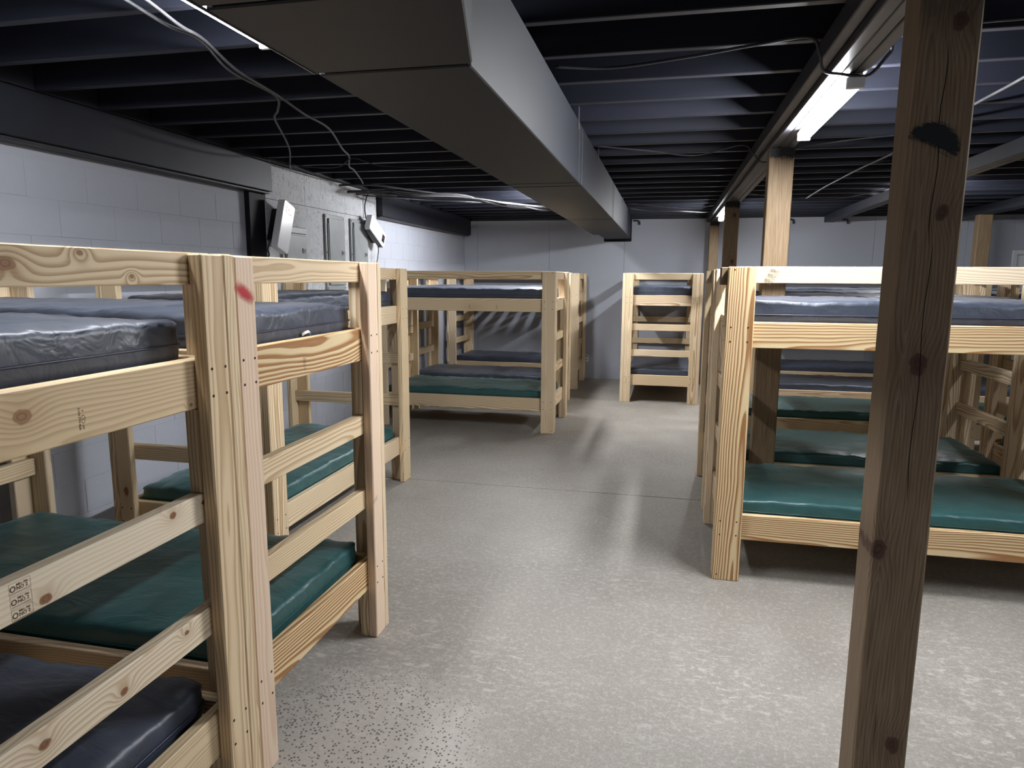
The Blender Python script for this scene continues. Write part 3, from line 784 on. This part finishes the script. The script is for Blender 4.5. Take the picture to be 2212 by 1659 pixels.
for i in range(3): on_bed(beds['L3'], 'grade_stamp', STAMP_BOX, (-2.335, 2.955 + T - 0.0002, 0.585 + 0.0245 * i), spin(FACE_NY, 0.0))
for dx in (0.9, 1.02, 1.3): on_bed(beds['C1'], 'grade_stamp', STAMP_SMALL, (-1.048 - LEN + dx, 6.575 + T - 0.0002, 1.225 if dx > 1 else 1.53), spin(FACE_NY, PI / 2 if dx > 1 else 0.0))
rp = on_bed(beds['L2'], 'paint_mark', flat_quad('tmp', 0.098, 0.05, M['red_spray'], None, (0, 0, 0), None).data, (-1.1608, 1.729, 1.496), spin(FACE_PX, -0.50))
bpy.data.objects.remove(bpy.data.objects['tmp'])
# white care label on the second left bunk's upper mattress
ct = [o for o in bpy.data.objects if o.name.startswith('mattress') and o.get('label', '') == 'navy mattress on the upper tier of the second left bunk with the red mark'][0]
bm = bmesh.new()
A = []
for i in range(8):
    t = i / 7
    A.append([(0.775 + 0.01 * math.sin(t * 3) , 0.02 + 0.12 * t, 0.050 + 0.012 * math.sin(t * PI) - 0.004 * t), (0.780 + 0.016 * math.sin(t * 3), 0.02 + 0.12 * t, 0.034 + 0.014 * math.sin(t * PI) - 0.004 * t)])
hxm = (LEN - 4 * T - 0.03) / 2
V = [[bm.verts.new((hxm + 0.001 + 0.012 * math.sin(i / 7 * PI), 0.02 + 0.055 * i / 7, 0.030 + 0.010 * math.sin(i / 7 * PI * 1.2))), bm.verts.new((hxm + 0.002 + 0.016 * math.sin(i / 7 * PI), 0.022 + 0.055 * i / 7, 0.020 + 0.012 * math.sin(i / 7 * PI * 1.2)))] for i in range(8)]
for i in range(7): bm.faces.new((V[i][0], V[i][1], V[i + 1][1], V[i + 1][0]))
link('care_tag', finish(bm, 'care_tag', M['tag'], True), ct)
# dark block nailed on the near right bunk's end, under its top corner
o = board('corner_block', (-LEN / 2 - 0.03, -WID / 2 + T + 0.004, 1.512), (-LEN / 2 - 0.001, -WID / 2 + T + 0.088, 1.598), M['post_dark'], beds['R1'])

# ------------------------------------------------------------------ breaker cabinets and heaters on the strand board
XO = XL + 0.0475
def cabinet(y0, y1, z0, z1, label, header=False):
    o = empty('breaker_cabinet', (XO, (y0 + y1) / 2, z0)); tag(o, label, 'electrical panel', 'grey breaker cabinets on the strand board')
    h = (y1 - y0) / 2; H = z1 - z0
    box('cover', (0.0, -h, 0.0), (0.018, h, H), M['cabinet'], o, 0.004)
    box('door', (0.019, -h + 0.045, 0.05), (0.034, h - 0.02, H - (0.07 if header else 0.035)), M['cabinet'], o, 0.003)
    box('door_hinge', (0.019, -h + 0.034, 0.06), (0.028, -h + 0.043, H - 0.08), M['cabinet'], o, 0.002)
    if header: box('header_strip', (0.019, -h + 0.01, H - 0.055), (0.030, h - 0.012, H - 0.006), M['cabinet'], o, 0.003)
    lt = box('latch', (0.035, h - 0.095, 0.33), (0.041, h - 0.045, 0.37), M['cabinet'], o, 0.002)
    box('latch_pull', (0.003, -0.012, -0.012), (0.005, 0.008, 0.012), M['cabinet_dark'], lt)
    bm = bmesh.new()
    for yy, zz in ((-h + 0.015, 0.02), (h - 0.012, 0.02), (-h + 0.015, H - 0.02), (h - 0.012, H - 0.02), (-h + 0.015, H / 2), (h - 0.008, H / 2 - 0.01)):
        bmesh.ops.create_cone(bm, cap_ends=True, segments=8, radius1=0.006, radius2=0.006, depth=0.004, matrix=Matrix.Translation((0.019, yy, zz)) @ Matrix.Rotation(PI / 2, 4, 'Y'))
    s = link('cover_screws', finish(bm, 'cover_screws', M['cabinet_dark']), o); s['kind'] = 'stuff'
cabinet(5.10, 5.482, 1.405, 1.950, 'grey breaker cabinet partly hidden behind the upright white heater', True)
cabinet(5.833, 6.208, 1.412, 2.103, 'grey breaker cabinet between the two white heaters, left of its twin')
cabinet(6.353, 6.728, 1.412, 2.103, 'grey breaker cabinet right beside the slanted white heater')

def rounded_slab(w, h, d, r, mat):
    bm = bmesh.new(); bmesh.ops.create_cube(bm, size=1.0)
    for v in bm.verts: v.co = Vector((v.co.x * d, v.co.y * w, v.co.z * h))
    ed = [e for e in bm.edges if abs((e.verts[0].co - e.verts[1].co).x) > d * 0.9]
    bmesh.ops.bevel(bm, geom=ed, offset=r, segments=4, affect='EDGES', profile=0.5)
    bmesh.ops.bevel(bm, geom=[e for e in bm.edges if all(v.co.x > d * 0.49 for v in e.verts)], offset=0.006, segments=2, affect='EDGES', profile=0.5)
    return finish(bm, 'shell', mat)
def heater(y, z, ang, label, scale=1.0):
    o = empty('wall_heater', (-2.978, y, z)); tag(o, label, 'heater', 'white wall heaters')
    o.rotation_euler = (ang, 0, 0)
    w, h, d = 0.40 * scale, 0.165 * scale, 0.056
    link('shell', rounded_slab(w, h, d, 0.02, M['heater_white']), o)
    box('outlet_grille', (-d / 2 + 0.003, -w / 2 + 0.03, -h / 2 - 0.003), (d / 2 - 0.010, w / 2 - 0.03, -h / 2 + 0.004), M['heater_black'], o, 0.002)
    dp = box('display', (d / 2 - 0.001, w / 2 - 0.090, -0.040), (d / 2 + 0.002, w / 2 - 0.030, 0.040), M['heater_black'], o, 0.001)
    bm = bmesh.new()
    def bar(y0, y1, z0, z1): bm_box(bm, (0.0016, y0, z0), (0.0022, y1, z1))
    bar(-0.006, 0.004, 0.014, 0.0155); bar(-0.006, 0.004, 0.006, 0.0075); bar(-0.006, -0.0045, -0.002, 0.0155); bar(0.0025, 0.004, -0.002, 0.0155)
    link('digit', finish(bm, 'digit', M['red_led']), dp)
    box('wall_bracket', (-0.090, -0.13, -0.06), (-d / 2 - 0.001, 0.13, 0.06), M['heater_black'], o, 0.003)
heater(4.995, 1.925, 1.21, 'upright white heater on the strand board beside the dark column')
heater(6.775, 2.003, -0.49, 'slanted white heater at the right end of the strand board')
c = cable('power_cord', [(-3.02, 4.86, 1.80), (-3.03, 4.845, 1.75), (-3.01, 4.83, 1.70), (-3.0, 4.80, 1.66), (-3.0, 4.79, 1.2)], 0.005, M['cable_black']); tag(c, 'black cord hanging below the upright white heater', 'cord')
c = cable('power_cord', [(-3.0, 6.86, 1.88), (-3.0, 6.885, 1.82), (-3.01, 6.885, 1.75), (-3.02, 6.87, 1.64), (-3.02, 6.87, 1.3)], 0.004, M['cable_black']); tag(c, 'black cord hanging below the slanted white heater', 'cord')
c = cable('power_cord', [(-3.05, 6.71, 2.12), (-3.06, 6.70, 2.22), (-3.05, 6.70, 2.30), (-3.03, 6.73, 2.38), (-3.0, 6.76, 2.40)], 0.006, M['cable_black']); tag(c, 'black cord rising from the slanted heater to the joists', 'cord')

# ------------------------------------------------------------------ cables under the joists
def tagged_cable(name, pts, r, mat, label, per=8):
    c = cable(name, pts, r, mat, None, per); tag(c, label, 'cable', 'cables under the joists'); return c
zc = CEIL_Z - 0.012
tagged_cable('ceiling_cable', [(-1.60, 1.2, zc), (-1.69, 1.8, zc), (-1.71, 1.99, zc), (-1.72, 2.2, zc - .01), (-1.725, 2.38, zc), (-1.83, 2.71, zc - .012), (-1.89, 3.15, zc), (-2.0, 3.35, zc - .02), (-2.17, 3.6, zc), (-2.4, 4.1, zc - .012), (-2.63, 4.54, zc), (-2.9, 5.0, zc - .01), (-3.05, 5.27, zc)], 0.0065, M['cable_grey'], 'outer grey cable crossing the joists from the near light to the strand board')
tagged_cable('ceiling_cable', [(-1.55, 1.2, zc), (-1.63, 1.8, zc), (-1.645, 2.0, zc), (-1.67, 2.2, zc - .015), (-1.712, 2.38, zc), (-1.80, 2.71, zc - .01), (-1.875, 3.14, zc), (-1.92, 3.48, zc - .012), (-1.99, 3.88, zc), (-2.16, 4.4, zc - .02), (-2.3, 4.79, zc), (-2.45, 5.1, zc - .02), (-2.56, 5.42, zc), (-2.72, 5.9, zc - .012), (-2.86, 6.24, zc)], 0.0065, M['cable_grey'], 'inner grey cable crossing the joists towards the cabinets')
tagged_cable('ceiling_cable', [(-2.95, 4.75, zc), (-2.7, 4.85, zc - .05), (-2.45, 4.9, zc - .055), (-2.28, 4.82, zc - .01), (-2.1, 4.95, zc - .05), (-1.6, 5.02, zc - .06), (-1.2, 5.0, zc - .04), (-1.0, 5.0, zc)], 0.004, M['cable_dark'], 'sagging dark cable left of the duct')
rnd = random.Random(3)
BUN = empty('cable_bundle'); tag(BUN, 'loose bundle of grey cables tied together between the cabinets and the duct', 'cable bundle')
offs = [(-0.10, .012), (-0.06, .01), (-0.02, .012), (0.02, .008), (0.06, .012), (0.11, .009), (0.15, .008)]
base = [(-3.0, 6.30), (-2.75, 6.45), (-2.48, 6.70), (-2.14, 7.10), (-1.95, 7.45), (-1.75, 7.85), (-1.46, 8.2), (-1.22, 8.46), (-1.0, 8.52)]
for i, (dv, r) in enumerate(offs):
    pts = []
    for j, (x, y) in enumerate(base):
        k = 0.35 if j in (3, 4, 6) else 1.0
        pts.append((x + rnd.uniform(-.03, .03), y + dv * k * 2.6 + rnd.uniform(-.12, .12) * k, zc - 0.01 - 0.012 * (i % 3) - rnd.uniform(0, 0.05)))
    bm_ = bmesh.new(); tube_bm(bm_, spline(pts), r * 0.8, 6); link('cable', finish(bm_, 'cable', M['cable_grey'], True), BUN)
tagged_cable('ceiling_cable', [(-0.49, 2.97, zc), (-0.26, 3.03, zc), (0.04, 2.95, zc), (0.27, 2.86, zc), (0.46, 2.79, zc - .005), (0.505, 2.80, zc - .06), (0.53, 2.84, 2.300), (0.60, 2.90, 2.300), (0.66, 2.93, 2.300), (0.712, 2.93, 2.302), (0.76, 2.88, 2.36), (0.80, 2.80, zc), (1.3, 2.75, zc)], 0.006, M['cable_dark'], 'dark cable passing under the beam beside the near strip light')
tagged_cable('ceiling_cable', [(1.444, 8.21, zc), (1.43, 7.4, zc), (1.435, 6.85, zc), (1.45, 6.0, zc - .004), (1.49, 5.4, zc), (1.46, 4.6, zc), (1.46, 3.96, zc), (1.468, 3.5, zc), (1.45, 2.2, zc)], 0.007, M['cable_grey'], 'light grey cable running lengthwise in the right bay', 5)
tagged_cable('ceiling_cable', [(-0.5, 4.74, zc), (-0.16, 4.80, zc - .03), (0.15, 4.95, zc - .045), (0.43, 4.83, zc - .01), (0.505, 4.85, zc - .05), (0.56, 4.88, 2.302), (0.65, 4.92, 2.302), (0.712, 4.95, 2.304), (0.80, 4.95, zc - .02), (0.98, 4.78, zc - .02), (1.31, 4.74, zc), (1.7, 4.7, zc)], 0.005, M['cable_dark'], 'thin dark cable sagging across the aisle behind the brown post')
tagged_cable('ceiling_cable', [(-0.5, 8.95, zc), (-0.27, 8.97, zc - .03), (0.13, 8.85, zc - .055), (0.40, 9.2, zc - .04), (0.50, 9.4, zc - .02)], 0.008, M['cable_grey'], 'grey cable from the far end of the duct to the far strip light')
tagged_cable('ceiling_cable', [(-0.5, 8.3, zc), (0.0, 8.5, zc - .04), (0.3, 8.55, zc - .045), (0.5, 8.4, zc - .03)], 0.006, M['cable_dark'], 'second dark cable reaching the far strip light')
tagged_cable('ceiling_cable', [(0.72, 7.5, zc), (1.2, 7.9, zc - .02), (1.7, 7.75, zc - .05), (2.08, 7.2, zc)], 0.005, M['cable_dark'], 'dark cable sagging towards the flat side beam')
for x, z, lab in ((-0.44, 2.352, 'small dark pipe stub under the ceiling beside the duct end'), (1.68, 2.343, 'small dark pipe stub at the wall top, nearer to the far posts'), (2.386, 2.335, 'small dark pipe stub at the wall top under the flat side beam')):
    bm = bmesh.new(); tube_bm(bm, [(x - 0.065, YF - 0.03, z + 0.02), (x - 0.02, YF - 0.03, z + 0.02), (x + 0.01, YF - 0.03, z + 0.01), (x + 0.015, YF - 0.03, z - 0.04)], 0.012, 8)
    o = link('pipe_stub', finish(bm, 'pipe_stub', M['pipe'], True)); tag(o, lab, 'pipe')
ol = empty('wall_outlet', (-1.166, YF, 0.319)); tag(ol, 'small pale outlet plate low on the far wall', 'outlet')
box('plate', (-0.034, -0.008, -0.055), (0.034, -0.001, 0.055), M['outlet'], ol, 0.003)
for zz in (-0.025, 0.025): box('socket', (-0.014, -0.0095, zz - 0.012), (0.014, -0.0082, zz + 0.012), M['cabinet'], ol, 0.001)
